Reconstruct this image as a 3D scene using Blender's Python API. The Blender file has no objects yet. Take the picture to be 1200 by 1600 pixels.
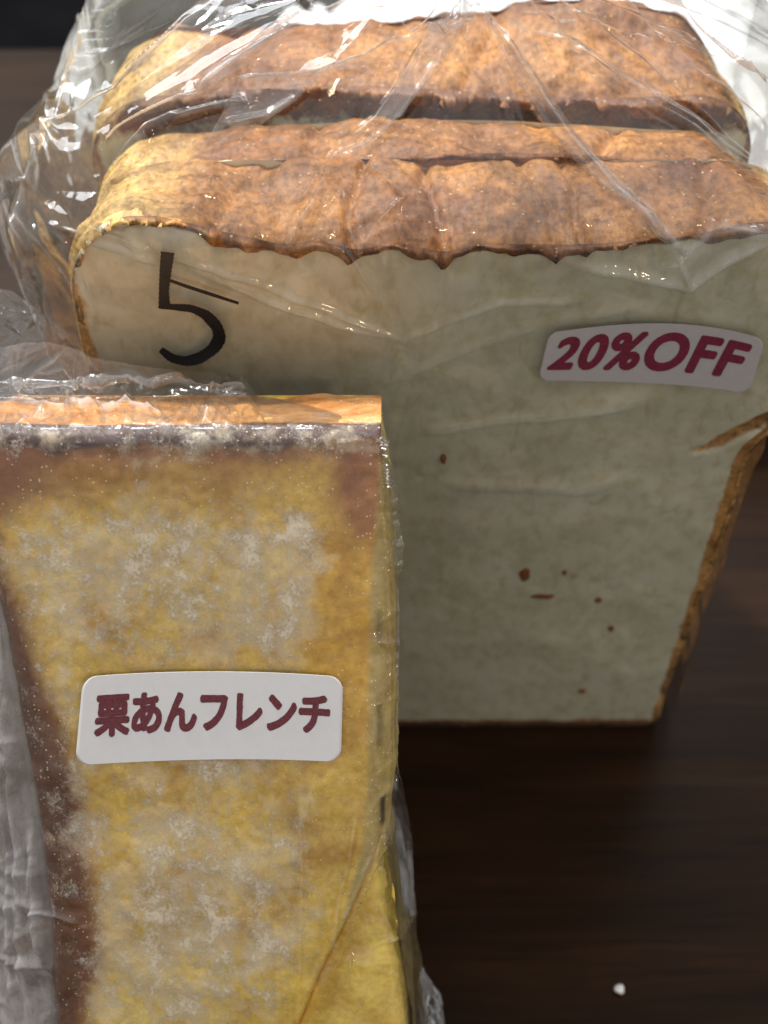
import bpy, math, random
import numpy as np
from mathutils import Vector, Matrix

# ------------------------------------------------------------------ camera
SC = bpy.context.scene
COL = SC.collection
PITCH = math.radians(50.0)
F = 1953.0                                   # focal length in photo pixels (1200 x 1600)
CAM = np.array([0.0, 0.0, 0.2297])
FW = np.array([0, math.cos(PITCH), -math.sin(PITCH)])
UP = np.array([0, math.sin(PITCH), math.cos(PITCH)])
cd = bpy.data.cameras.new('camera'); cam = bpy.data.objects.new('camera', cd); COL.objects.link(cam)
cam.location = CAM.tolist(); cam.rotation_euler = (math.pi/2 - PITCH, 0, 0)
cd.sensor_fit = 'VERTICAL'; cd.sensor_height = 24.0; cd.lens = 24.0*F/1600.0
cd.clip_start = 0.005; cd.clip_end = 50
cd.dof.use_dof = True; cd.dof.focus_distance = 0.163; cd.dof.aperture_fstop = cd.lens/2.0
SC.camera = cam

# ------------------------------------------------------------------ light
W = bpy.data.worlds.new('World'); SC.world = W; W.use_nodes = True
_nt = W.node_tree; bg = _nt.nodes['Background']; bg.inputs[1].default_value = 1.27
_g = _nt.nodes.new('ShaderNodeTexCoord'); _s = _nt.nodes.new('ShaderNodeSeparateXYZ'); _r = _nt.nodes.new('ShaderNodeValToRGB')   # dim walls below, pale ceiling above
_nt.links.new(_g.outputs['Generated'], _s.inputs[0]); _nt.links.new(_s.outputs[2], _r.inputs[0]); _nt.links.new(_r.outputs[0], bg.inputs[0])
_r.color_ramp.elements[0].position = 0.0; _r.color_ramp.elements[0].color = (0.20, 0.186, 0.16, 1)
_r.color_ramp.elements[1].position = 0.9; _r.color_ramp.elements[1].color = (0.88, 0.88, 0.89, 1)

def lamp(name, kind, loc, aim, energy, color, size=None, size_y=None, angle=None):
    l = bpy.data.lights.new(name, kind); l.energy = energy; l.color = color
    if kind == 'AREA':
        l.shape = 'RECTANGLE'; l.size = size; l.size_y = size_y or size
    if kind == 'SUN': l.angle = math.radians(angle)
    if kind == 'POINT': l.shadow_soft_size = size
    o = bpy.data.objects.new(name, l); COL.objects.link(o); o.location = loc
    d = Vector(aim) - Vector(loc); o.rotation_euler = d.to_track_quat('-Z', 'Y').to_euler()
    return o
lamp('sun_lamp', 'SUN', (-0.42, 0.62, 0.95), (0, 0.0, 0.0), 3.1, (1.0, 0.93, 0.80), angle=2.0)
lamp('window_lamp', 'AREA', (-0.20, 1.25, 1.25), (0, 0.16, 0.12), 30, (0.92, 0.96, 1.0), 1.7, 0.8)
lamp('bulb_lamp', 'POINT', (0.45, -0.55, 0.55), (0, 0, 0), 3.2, (1.0, 0.70, 0.42), 0.03)

SC.view_settings.view_transform = 'Standard'; SC.view_settings.look = 'None'
SC.view_settings.exposure = 0.0; SC.view_settings.gamma = 1.0
SC.cycles.transparent_max_bounces = 32; SC.cycles.max_bounces = 8; SC.cycles.glossy_bounces = 4
SC.cycles.caustics_reflective = False; SC.cycles.caustics_refractive = False
SC.cycles.sample_clamp_indirect = 3.0; SC.cycles.blur_glossy = 0.3

# ------------------------------------------------------------------ helpers
def ray(px, py):
    px = np.asarray(px, float); py = np.asarray(py, float)
    return (np.stack([(px-600)/F, np.zeros_like(px), np.zeros_like(px)], -1)
            - ((py-800)/F)[..., None]*UP + FW)
def on_plane(px, py, p0, n):
    d = ray(px, py); t = ((np.asarray(p0)-CAM) @ np.asarray(n))/(d @ np.asarray(n))
    return CAM + d*t[..., None]
def on_y(px, py, y): return on_plane(px, py, (0, y, 0), (0, 1, 0))
def project(P):
    d = P-CAM; z = d @ FW
    return 600+F*d[..., 0]/z, 800-F*(d @ UP)/z
def curve(pts, x):
    p = np.array(pts, float); x = np.asarray(x, float)
    # smooth interpolation (pchip-like by linear + fine smoothing)
    xs = np.linspace(p[0, 0], p[-1, 0], 400); ys = np.interp(xs, p[:, 0], p[:, 1])
    k = max(1, int(400/len(p)/3)); ker = np.hanning(2*k+1); ker /= ker.sum()
    ys = np.convolve(np.pad(ys, k, mode='edge'), ker, 'valid')
    return np.interp(x, xs, ys)
def sstep(a, b, x):
    t = np.clip((x-a)/(b-a), 0, 1); return t*t*(3-2*t)

_lat = np.random.RandomState(7).rand(64, 64, 64).astype(np.float32)*2-1
def vnoise(P, scale, seed=0):
    q = P*scale + np.array([seed*17.31, seed*7.77, seed*3.33]); i = np.floor(q).astype(int); f = q-i; f = f*f*(3-2*f)
    i &= 63; j = (i+1) & 63
    x0, y0, z0 = i[..., 0], i[..., 1], i[..., 2]; x1, y1, z1 = j[..., 0], j[..., 1], j[..., 2]
    fx, fy, fz = f[..., 0], f[..., 1], f[..., 2]
    a = _lat[x0, y0, z0]*(1-fx)+_lat[x1, y0, z0]*fx; b = _lat[x0, y1, z0]*(1-fx)+_lat[x1, y1, z0]*fx
    c = _lat[x0, y0, z1]*(1-fx)+_lat[x1, y0, z1]*fx; d = _lat[x0, y1, z1]*(1-fx)+_lat[x1, y1, z1]*fx
    return (a*(1-fy)+b*fy)*(1-fz)+(c*(1-fy)+d*fy)*fz
def fbm(P, scale, octs=4, seed=0, gain=0.5):
    r = 0; a = 1; t = 0
    for k in range(octs):
        r = r + a*vnoise(P, scale*2.03**k, seed+k*5); t += a; a *= gain
    return r/t

def mesh_obj(name, V, Fc, mat, parent=None, smooth=True, attrs=None, cols=None):
    V = np.asarray(V, np.float32).reshape(-1, 3); Fc = np.asarray(Fc, np.int32)
    used = np.unique(Fc); remap = np.full(len(V), -1, np.int32); remap[used] = np.arange(len(used)); 
    V = V[used]; Fc = remap[Fc]
    k = Fc.shape[1]
    me = bpy.data.meshes.new(name)
    me.vertices.add(len(V)); me.vertices.foreach_set('co', V.ravel())
    me.loops.add(Fc.size); me.loops.foreach_set('vertex_index', Fc.ravel())
    me.polygons.add(len(Fc)); me.polygons.foreach_set('loop_start', np.arange(len(Fc), dtype=np.int32)*k)
    me.update(calc_edges=True)
    me.polygons.foreach_set('use_smooth', np.full(len(Fc), smooth))
    for n, a in (attrs or {}).items():
        at = me.attributes.new(n, 'FLOAT', 'POINT'); at.data.foreach_set('value', np.asarray(a, np.float32).ravel()[used])
    for n, a in (cols or {}).items():
        at = me.attributes.new(n, 'FLOAT_COLOR', 'POINT')
        c = np.ones((len(used), 4), np.float32); c[:, :3] = np.asarray(a, np.float32).reshape(-1, 3)[used]
        at.data.foreach_set('color', c.ravel())
    me.materials.append(mat); me.validate(); me.update()
    o = bpy.data.objects.new(name, me); COL.objects.link(o)
    if parent: o.parent = parent; o.matrix_parent_inverse = Matrix.Translation(parent.location).inverted()
    return o
def grid_faces(R, Cn, closed=False, off=0):
    r = np.arange(R-1)[:, None]; c = np.arange(Cn if closed else Cn-1)[None, :]; c2 = (c+1) % Cn
    f = np.stack([r*Cn+c, r*Cn+c2, (r+1)*Cn+c2, (r+1)*Cn+c], -1)
    return f.reshape(-1, 4)+off
def grid_normals(P, closed=False):
    if closed:
        du = np.roll(P, -1, 1)-np.roll(P, 1, 1)
    else: du = np.gradient(P, axis=1)
    dv = np.gradient(P, axis=0); n = np.cross(du, dv); l = np.linalg.norm(n, axis=-1, keepdims=True)
    return n/np.maximum(l, 1e-12)
def thing(name, label, cat, loc=(0, 0, 0), group=None):
    o = bpy.data.objects.new(name, None); COL.objects.link(o); o.location = loc; o.empty_display_size = 0.02
    o['label'] = label; o['category'] = cat
    if group: o['group'] = group
    return o
def seg_dist(px, py, poly):
    """distance in px from points to a polyline, and the running parameter 0..1 along it"""
    best = np.full(px.shape, 1e9); par = np.zeros(px.shape); p = np.array(poly, float)
    L = np.hypot(*(np.diff(p, axis=0).T)); tot = L.sum(); acc = 0
    for (ax, ay), (bx, by), l in zip(p[:-1], p[1:], L):
        dx, dy = bx-ax, by-ay; t = np.clip(((px-ax)*dx+(py-ay)*dy)/(dx*dx+dy*dy), 0, 1)
        d = np.hypot(px-ax-t*dx, py-ay-t*dy); m = d < best
        best = np.where(m, d, best); par = np.where(m, (acc+t*l)/tot, par); acc += l
    return best, par
def in_poly(px, py, poly):
    r = np.zeros(px.shape, bool); n = len(poly); j = n-1
    for i in range(n):
        xi, yi = poly[i]; xj, yj = poly[j]
        if yi != yj:
            c = ((yi > py) != (yj > py)) & (px < (xj-xi)*(py-yi)/(yj-yi)+xi); r ^= c
        j = i
    return r
def soft_poly(px, py, poly, w):
    d, _ = seg_dist(px, py, list(poly)+[poly[0]]); s = np.where(in_poly(px, py, poly), d, -d)
    return sstep(-w, w, s)

# ------------------------------------------------------------------ node helpers
def mat(name):
    m = bpy.data.materials.new(name); m.use_nodes = True; nt = m.node_tree; nt.nodes.clear()
    out = nt.nodes.new('ShaderNodeOutputMaterial'); return m, nt, out
def nd(nt, t, **kw):
    n = nt.nodes.new(t)
    for k, v in kw.items():
        if k.startswith('i_'):
            key = k[2:]; n.inputs[int(key) if key.isdigit() else key.replace('_', ' ')].default_value = v
        else: setattr(n, k, v)
    return n
def link(nt, a, ao, b, bi): nt.links.new(a.outputs[ao], b.inputs[bi])
def noise(nt, tc, scale, detail=6, rough=0.55, dist=0.0, stretch=None):
    n = nd(nt, 'ShaderNodeTexNoise', i_Scale=scale, i_Detail=detail, i_Roughness=rough, i_Distortion=dist)
    if stretch:
        mp = nd(nt, 'ShaderNodeMapping'); mp.inputs['Scale'].default_value = stretch; link(nt, tc, 'Object', mp, 0); link(nt, mp, 0, n, 'Vector')
    else: link(nt, tc, 'Object', n, 'Vector')
    return n
def ramp(nt, src, so, stops):
    r = nd(nt, 'ShaderNodeValToRGB'); e = r.color_ramp.elements
    while len(e) < len(stops): e.new(0.5)
    for el, (p, c) in zip(e, stops):
        el.position = p; el.color = c if len(c) == 4 else (*c, 1)
    link(nt, src, so, r, 0); return r
def mixc(nt, fac, a, b, mode='MIX'):
    m = nd(nt, 'ShaderNodeMix', data_type='RGBA', blend_type=mode)
    for v, i in ((fac, 0), (a, 6), (b, 7)):
        if isinstance(v, tuple) and not hasattr(v[0], 'outputs'): m.inputs[i].default_value = (*v, 1)
        elif isinstance(v, (int, float)): m.inputs[i].default_value = v
        else: nt.links.new(v[0].outputs[v[1]], m.inputs[i])
    return (m, 2)
def math_(nt, op, a, b=None, clamp=False):
    m = nd(nt, 'ShaderNodeMath', operation=op, use_clamp=clamp)
    for v, i in ((a, 0), (b, 1)):
        if v is None: continue
        if isinstance(v, (int, float)): m.inputs[i].default_value = v
        else: nt.links.new(v[0].outputs[v[1]], m.inputs[i])
    return (m, 0)
def principled(nt, out, color, rough=0.6, spec=0.3, bump=None, bdist=0.0005, bstr=0.6, **kw):
    p = nd(nt, 'ShaderNodeBsdfPrincipled'); 
    if isinstance(color[0], float): p.inputs['Base Color'].default_value = (*color, 1)
    else: nt.links.new(color[0].outputs[color[1]], p.inputs['Base Color'])
    if isinstance(rough, (int, float)): p.inputs['Roughness'].default_value = rough
    else: nt.links.new(rough[0].outputs[rough[1]], p.inputs['Roughness'])
    p.inputs['Specular IOR Level'].default_value = spec
    for k, v in kw.items(): p.inputs[k.replace('_', ' ')].default_value = v
    if bump:
        b = nd(nt, 'ShaderNodeBump'); b.inputs['Strength'].default_value = bstr; b.inputs['Distance'].default_value = bdist
        nt.links.new(bump[0].outputs[bump[1]], b.inputs['Height']); nt.links.new(b.outputs[0], p.inputs['Normal'])
    nt.links.new(p.outputs[0], out.inputs[0]); return p

# ------------------------------------------------------------------ materials
def make_bread_mat():
    """one material for crumb and crust; the vertex colour carries the baked tone, 'crust' its share"""
    m, nt, out = mat('bread'); tc = nd(nt, 'ShaderNodeTexCoord')
    col = nd(nt, 'ShaderNodeAttribute', attribute_name='tone'); cr = nd(nt, 'ShaderNodeAttribute', attribute_name='crust')
    # crumb: fine pores and cloudy density
    n1 = noise(nt, tc, 70, 5, 0.6, 0.6, (1, 1, 0.75)); n2 = noise(nt, tc, 420, 4, 0.6, 0.3, (1, 1, 0.7)); n3 = noise(nt, tc, 200, 3, 0.5, 0.8, (1.3, 1, 0.6))
    c1 = ramp(nt, n1, 0, [(0.28, (0.68, 0.65, 0.475)), (0.5, (0.745, 0.72, 0.54)), (0.72, (0.80, 0.785, 0.62))])
    c2 = ramp(nt, n2, 0, [(0.34, (0.86, 0.84, 0.74)), (0.54, (1, 1, 1))])
    c3 = ramp(nt, n3, 0, [(0.26, (0.74, 0.70, 0.54)), (0.37, (1, 1, 1))])
    crumb = mixc(nt, 1.0, (c1, 0), (c2, 0), 'MULTIPLY'); crumb = mixc(nt, 0.8, crumb, (c3, 0), 'MULTIPLY')
    # crust: mottling, fine pits, pale specks
    k1 = noise(nt, tc, 150, 7, 0.62, 0.1, (1, 0.5, 1)); k2 = noise(nt, tc, 1100, 4, 0.6, 0, (1, 0.6, 1)); v = nd(nt, 'ShaderNodeTexVoronoi', i_Scale=950.0); link(nt, tc, 'Object', v, 'Vector')
    r1 = ramp(nt, k1, 0, [(0.30, (0.42, 0.36, 0.32)), (0.5, (0.95, 0.95, 0.95)), (0.70, (1.45, 1.50, 1.40))])
    r2 = ramp(nt, k2, 0, [(0.32, (0.55, 0.50, 0.46)), (0.6, (1.14, 1.14, 1.14))])
    crust = mixc(nt, 1.0, (col, 'Color'), (r1, 0), 'MULTIPLY'); crust = mixc(nt, 1.0, crust, (r2, 0), 'MULTIPLY')
    sp = ramp(nt, v, 'Distance', [(0.10, (1, 1, 1)), (0.24, (0, 0, 0))]); cell = nd(nt, 'ShaderNodeSeparateColor'); link(nt, v, 'Color', cell, 0)
    pick = math_(nt, 'GREATER_THAN', (cell, 0), 0.74); spk = math_(nt, 'MULTIPLY', (sp, 0), pick); spk = math_(nt, 'MULTIPLY', spk, 0.75)
    crust = mixc(nt, spk, crust, (0.86, 0.62, 0.34))
    edge = noise(nt, tc, 500, 4, 0.6)
    e = math_(nt, 'SUBTRACT', (edge, 0), 0.5); e = math_(nt, 'MULTIPLY', e, 0.9); e = math_(nt, 'ADD', (cr, 'Fac'), e)
    fac = ramp(nt, e[0], 0, [(0.30, (0, 0, 0)), (0.62, (1, 1, 1))])
    final = mixc(nt, (fac, 0), crumb, crust)
    h = math_(nt, 'MULTIPLY', (n2, 0), 0.5); h = math_(nt, 'ADD', h, (n3, 0)); h2 = math_(nt, 'MULTIPLY', (k2, 0), 0.85); h2 = math_(nt, 'ADD', h2, (k1, 0))
    hs = math_(nt, 'MULTIPLY', spk, 0.35); h2 = math_(nt, 'ADD', h2, hs); hh = mixc(nt, (fac, 0), h, h2)
    rr = ramp(nt, fac, 0, [(0.0, (0.75,)*3), (1.0, (0.50,)*3)])
    principled(nt, out, final, (rr, 0), 0.35, hh, 0.00032, 0.8)
    return m
def make_toast_mat():
    m, nt, out = mat('french_toast'); tc = nd(nt, 'ShaderNodeTexCoord')
    col = nd(nt, 'ShaderNodeAttribute', attribute_name='tone'); su = nd(nt, 'ShaderNodeAttribute', attribute_name='sugar')
    k1 = noise(nt, tc, 130, 6, 0.6, 0.5); k2 = noise(nt, tc, 900, 5, 0.65)
    r1 = ramp(nt, k1, 0, [(0.32, (0.74, 0.62, 0.45)), (0.5, (1, 1, 1)), (0.72, (1.22, 1.28, 1.2))])
    r2 = ramp(nt, k2, 0, [(0.3, (0.78, 0.74, 0.70)), (0.6, (1.06, 1.06, 1.06))])
    c = mixc(nt, 1.0, (col, 'Color'), (r1, 0), 'MULTIPLY'); c = mixc(nt, 1.0, c, (r2, 0), 'MULTIPLY')
    # powdered sugar: a soft melted veil first, then clumps with feathered grainy edges
    v1 = noise(nt, tc, 190, 9, 0.68, 0.25, (1.1, 1, 0.85)); vg = math_(nt, 'ADD', math_(nt, 'MULTIPLY', (v1, 0), 1.3), math_(nt, 'MULTIPLY', (su, 'Fac'), 0.55))
    vf = ramp(nt, vg[0], 0, [(0.82, (0, 0, 0)), (1.0, (0.40,)*3)]); c = mixc(nt, (vf, 0), c, (0.97, 0.83, 0.58))
    s1 = noise(nt, tc, 250, 12, 0.78, 0.15, (1.1, 1, 0.9)); s2 = noise(nt, tc, 2600, 5, 0.8)
    g = math_(nt, 'MULTIPLY', (s2, 0), 0.78); g = math_(nt, 'ADD', g, -0.085); g = math_(nt, 'ADD', g, math_(nt, 'SUBTRACT', math_(nt, 'MULTIPLY', (s1, 0), 1.5), 0.25)); d = math_(nt, 'MULTIPLY', (su, 'Fac'), 0.40); g = math_(nt, 'SUBTRACT', math_(nt, 'ADD', g, d), 0.15)
    sf = ramp(nt, g[0], 0, [(0.80, (0, 0, 0)), (0.92, (0.30,)*3), (1.0, (0.66,)*3)])
    c = mixc(nt, (sf, 0), c, (0.98, 0.90, 0.77))
    vv = nd(nt, 'ShaderNodeTexVoronoi', i_Scale=1900.0); link(nt, tc, 'Object', vv, 'Vector'); vc = nd(nt, 'ShaderNodeSeparateColor'); link(nt, vv, 'Color', vc, 0)
    grain = math_(nt, 'MULTIPLY', math_(nt, 'LESS_THAN', (vv, 'Distance'), 0.24), math_(nt, 'GREATER_THAN', math_(nt, 'ADD', (vc, 0), math_(nt, 'MULTIPLY', (k1, 0), 0.9)), 1.27))
    c = mixc(nt, math_(nt, 'MULTIPLY', grain, 0.7), c, (1.0, 0.90, 0.62))
    hh = math_(nt, 'ADD', (sf, 0), math_(nt, 'MULTIPLY', (k2, 0), 0.8)); hh = math_(nt, 'ADD', hh, (k1, 0)); hh = math_(nt, 'ADD', hh, grain)
    rr = ramp(nt, sf, 0, [(0.0, (0.42,)*3), (1.0, (0.8,)*3)])
    principled(nt, out, c, (rr, 0), 0.45, hh, 0.00016, 0.7)
    return m
def make_film_mat(name='clear_film', milk=1.0):
    m, nt, out = mat(name); tc = nd(nt, 'ShaderNodeTexCoord')
    hz = nd(nt, 'ShaderNodeAttribute', attribute_name='haze')
    b1 = noise(nt, tc, 90, 2, 0.5, 0.5); b2 = noise(nt, tc, 700, 3, 0.6, 1.0); b2s = math_(nt, 'MULTIPLY', (b2, 0), 0.06)
    bs = math_(nt, 'ADD', (b1, 0), b2s)
    bp = nd(nt, 'ShaderNodeBump'); bp.inputs['Strength'].default_value = 0.35; bp.inputs['Distance'].default_value = 0.0012; nt.links.new(bs[0].outputs[0], bp.inputs['Height'])
    fr = nd(nt, 'ShaderNodeFresnel', i_IOR=1.5); nt.links.new(bp.outputs[0], fr.inputs['Normal'])
    f2 = math_(nt, 'MULTIPLY', (fr, 0), 1.3, True); f2 = math_(nt, 'MINIMUM', f2, 0.55)
    gl = nd(nt, 'ShaderNodeBsdfGlossy'); gl.inputs['Roughness'].default_value = 0.07; gl.inputs['Color'].default_value = (1, 1, 1, 1); nt.links.new(bp.outputs[0], gl.inputs['Normal'])
    tr = nd(nt, 'ShaderNodeBsdfTransparent'); tr.inputs[0].default_value = (0.97, 0.97, 0.972, 1)
    df = nd(nt, 'ShaderNodeBsdfDiffuse'); df.inputs[0].default_value = (0.86, 0.87, 0.9, 1)
    tl = nd(nt, 'ShaderNodeBsdfTranslucent'); tl.inputs[0].default_value = (0.86, 0.87, 0.9, 1)
    dt = nd(nt, 'ShaderNodeMixShader'); dt.inputs[0].default_value = 0.5; link(nt, df, 0, dt, 1); link(nt, tl, 0, dt, 2)
    hn = noise(nt, tc, 240, 5, 0.65, 0.8, (1, 1, 0.5)); hr = ramp(nt, hn, 0, [(0.3, (0.35,)*3), (0.7, (1.4,)*3)])
    hf = math_(nt, 'MULTIPLY', (hz, 'Fac'), (hr, 0)); hf = math_(nt, 'MULTIPLY', hf, milk, True); hf = math_(nt, 'MINIMUM', hf, 0.9)
    m1 = nd(nt, 'ShaderNodeMixShader'); nt.links.new(hf[0].outputs[0], m1.inputs[0]); link(nt, tr, 0, m1, 1); link(nt, dt, 0, m1, 2)
    m2 = nd(nt, 'ShaderNodeMixShader'); nt.links.new(f2[0].outputs[0], m2.inputs[0]); link(nt, m1, 0, m2, 1); link(nt, gl, 0, m2, 2)
    link(nt, m2, 0, out, 0)
    return m
def simple(name, color, rough=0.5, spec=0.5, nscale=300, amt=0.06, bd=0.0):
    m, nt, out = mat(name); tc = nd(nt, 'ShaderNodeTexCoord'); n = noise(nt, tc, nscale, 4)
    r = ramp(nt, n, 0, [(0.3, tuple(c*(1-amt) for c in color)), (0.7, tuple(min(1, c*(1+amt)) for c in color))])
    principled(nt, out, (r, 0), rough, spec, (n, 0) if bd else None, bd, 0.5); return m
def make_wood():
    m, nt, out = mat('dark_walnut'); tc = nd(nt, 'ShaderNodeTexCoord')
    g = noise(nt, tc, 30, 8, 0.6, 0.6, (0.35, 3.2, 1)); p = noise(nt, tc, 260, 3, 0.5, 0.2, (0.12, 1.6, 1)); cl = noise(nt, tc, 7, 3)
    c = ramp(nt, g, 0, [(0.3, (0.010, 0.0042, 0.0014)), (0.55, (0.018, 0.0078, 0.0028)), (0.75, (0.028, 0.0125, 0.0046))])
    pr = ramp(nt, p, 0, [(0.34, (0.55, 0.53, 0.52)), (0.50, (1, 1, 1))]); c2 = mixc(nt, 0.7, (c, 0), (pr, 0), 'MULTIPLY')
    cr = ramp(nt, cl, 0, [(0.35, (0.75,)*3), (0.65, (1.25,)*3)]); c3 = mixc(nt, 1.0, c2, (cr, 0), 'MULTIPLY')
    principled(nt, out, c3, 0.40, 0.06, (p, 0), 0.0002, 0.4); return m
BREAD = make_bread_mat(); TOAST = make_toast_mat(); FILM = make_film_mat(); WOOD = make_wood()
PAPER = simple('label_paper', (0.68, 0.68, 0.70), 0.55, 0.35, 900, 0.02)
PAPER_SHADED = simple('shaded_paper', (0.41, 0.395, 0.405), 0.6, 0.3, 900, 0.03)  # label paper darkened: weaker light on the loaf's sticker put into the colour
INK_R = simple('crimson_ink', (0.165, 0.024, 0.044), 0.6, 0.2, 3000, 0.25)
INK_B = simple('maroon_ink', (0.145, 0.040, 0.050), 0.6, 0.2, 4000, 0.35)
MARKER = simple('black_marker', (0.006, 0.006, 0.008), 0.35, 0.4, 1500, 0.4)
CLOTH = simple('white_cloth', (0.80, 0.82, 0.84), 0.8, 0.1, 500, 0.04)
FLOOR = simple('dark_floor', (0.006, 0.006, 0.007), 0.9, 0.0, 6, 0.3)
FLAKE = simple('brown_crumb', (0.26, 0.095, 0.025), 0.7, 0.2, 2500, 0.4)
WHITEC = simple('white_crumb', (0.75, 0.75, 0.72), 0.7, 0.3, 2500, 0.1)

# ------------------------------------------------------------------ surroundings
def box(name, x0, x1, y0, y1, z0, z1, m, parent=None, bev=0.0):
    v = [(x, y, z) for z in (z0, z1) for y in (y0, y1) for x in (x0, x1)]
    f = [(0, 2, 3, 1), (4, 5, 7, 6), (0, 1, 5, 4), (2, 6, 7, 3), (0, 4, 6, 2), (1, 3, 7, 5)]
    o = mesh_obj(name, v, f, m, parent, smooth=False)
    if bev:
        b = o.modifiers.new('bevel', 'BEVEL'); b.width = bev; b.segments = 3
    return o
fl = box('floor', -6, 6, -4, 6, -0.76, -0.74, FLOOR); fl['kind'] = 'structure'
table = thing('wooden_table', 'dark brown wooden table top under the two bagged breads', 'table', (0, 0, -0.72))
box('table_top', -0.75, 0.75, -0.45, 0.405, -0.03, 0.0, WOOD, table, 0.003)
for sx in (-0.68, 0.68):
    for sy in (-0.38, 0.32): box('leg', sx-0.03, sx+0.03, sy-0.03, sy+0.03, -0.74, -0.0302, WOOD, table, 0.003)

# crumpled white cloth behind the loaf
def cloth():
    R, Cn = 150, 220
    u = np.linspace(-0.05, 0.30, Cn)[None, :].repeat(R, 0); v = np.linspace(0.226, 0.375, R)[:, None].repeat(Cn, 1)
    P = np.stack([u, v, np.zeros_like(u)], -1)
    edge = np.minimum.reduce([sstep(-0.05, -0.02, u), sstep(0.30, 0.26, u), sstep(0.226, 0.237, v), sstep(0.375, 0.36, v)])
    q = P.copy(); f = np.abs(fbm(q, 22, 3, 4)); g = np.abs(fbm(q, 60, 3, 9))
    P[..., 2] = 0.0015+edge*(0.042+0.035*(0.4-f)+0.010*(0.3-g))
    P[..., 0] += 0.01*vnoise(q, 30, 3); P[..., 1] = P[..., 1]*1.0+np.abs(0.008*vnoise(q, 30, 5))
    P2 = P.copy(); P2[..., 2] = np.maximum(P2[..., 2]-0.0012, 0.0006)
    V = np.concatenate([P.reshape(-1, 3), P2.reshape(-1, 3)]); n = R*Cn
    fc = np.concatenate([grid_faces(R, Cn), grid_faces(R, Cn, off=n)[:, ::-1]])
    b = np.concatenate([np.arange(Cn), np.arange(1, R)*Cn+Cn-1, (R-1)*Cn+np.arange(Cn-2, -1, -1), np.arange(R-2, 0, -1)*Cn]); b2 = np.roll(b, -1)
    fc = np.concatenate([fc, np.stack([b2, b, b+n, b2+n], -1)])
    o = mesh_obj('white_cloth', V, fc, CLOTH)
    o['label'] = 'crumpled bright white cloth lying on the table behind the loaf'; o['category'] = 'cloth'
cloth()

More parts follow.
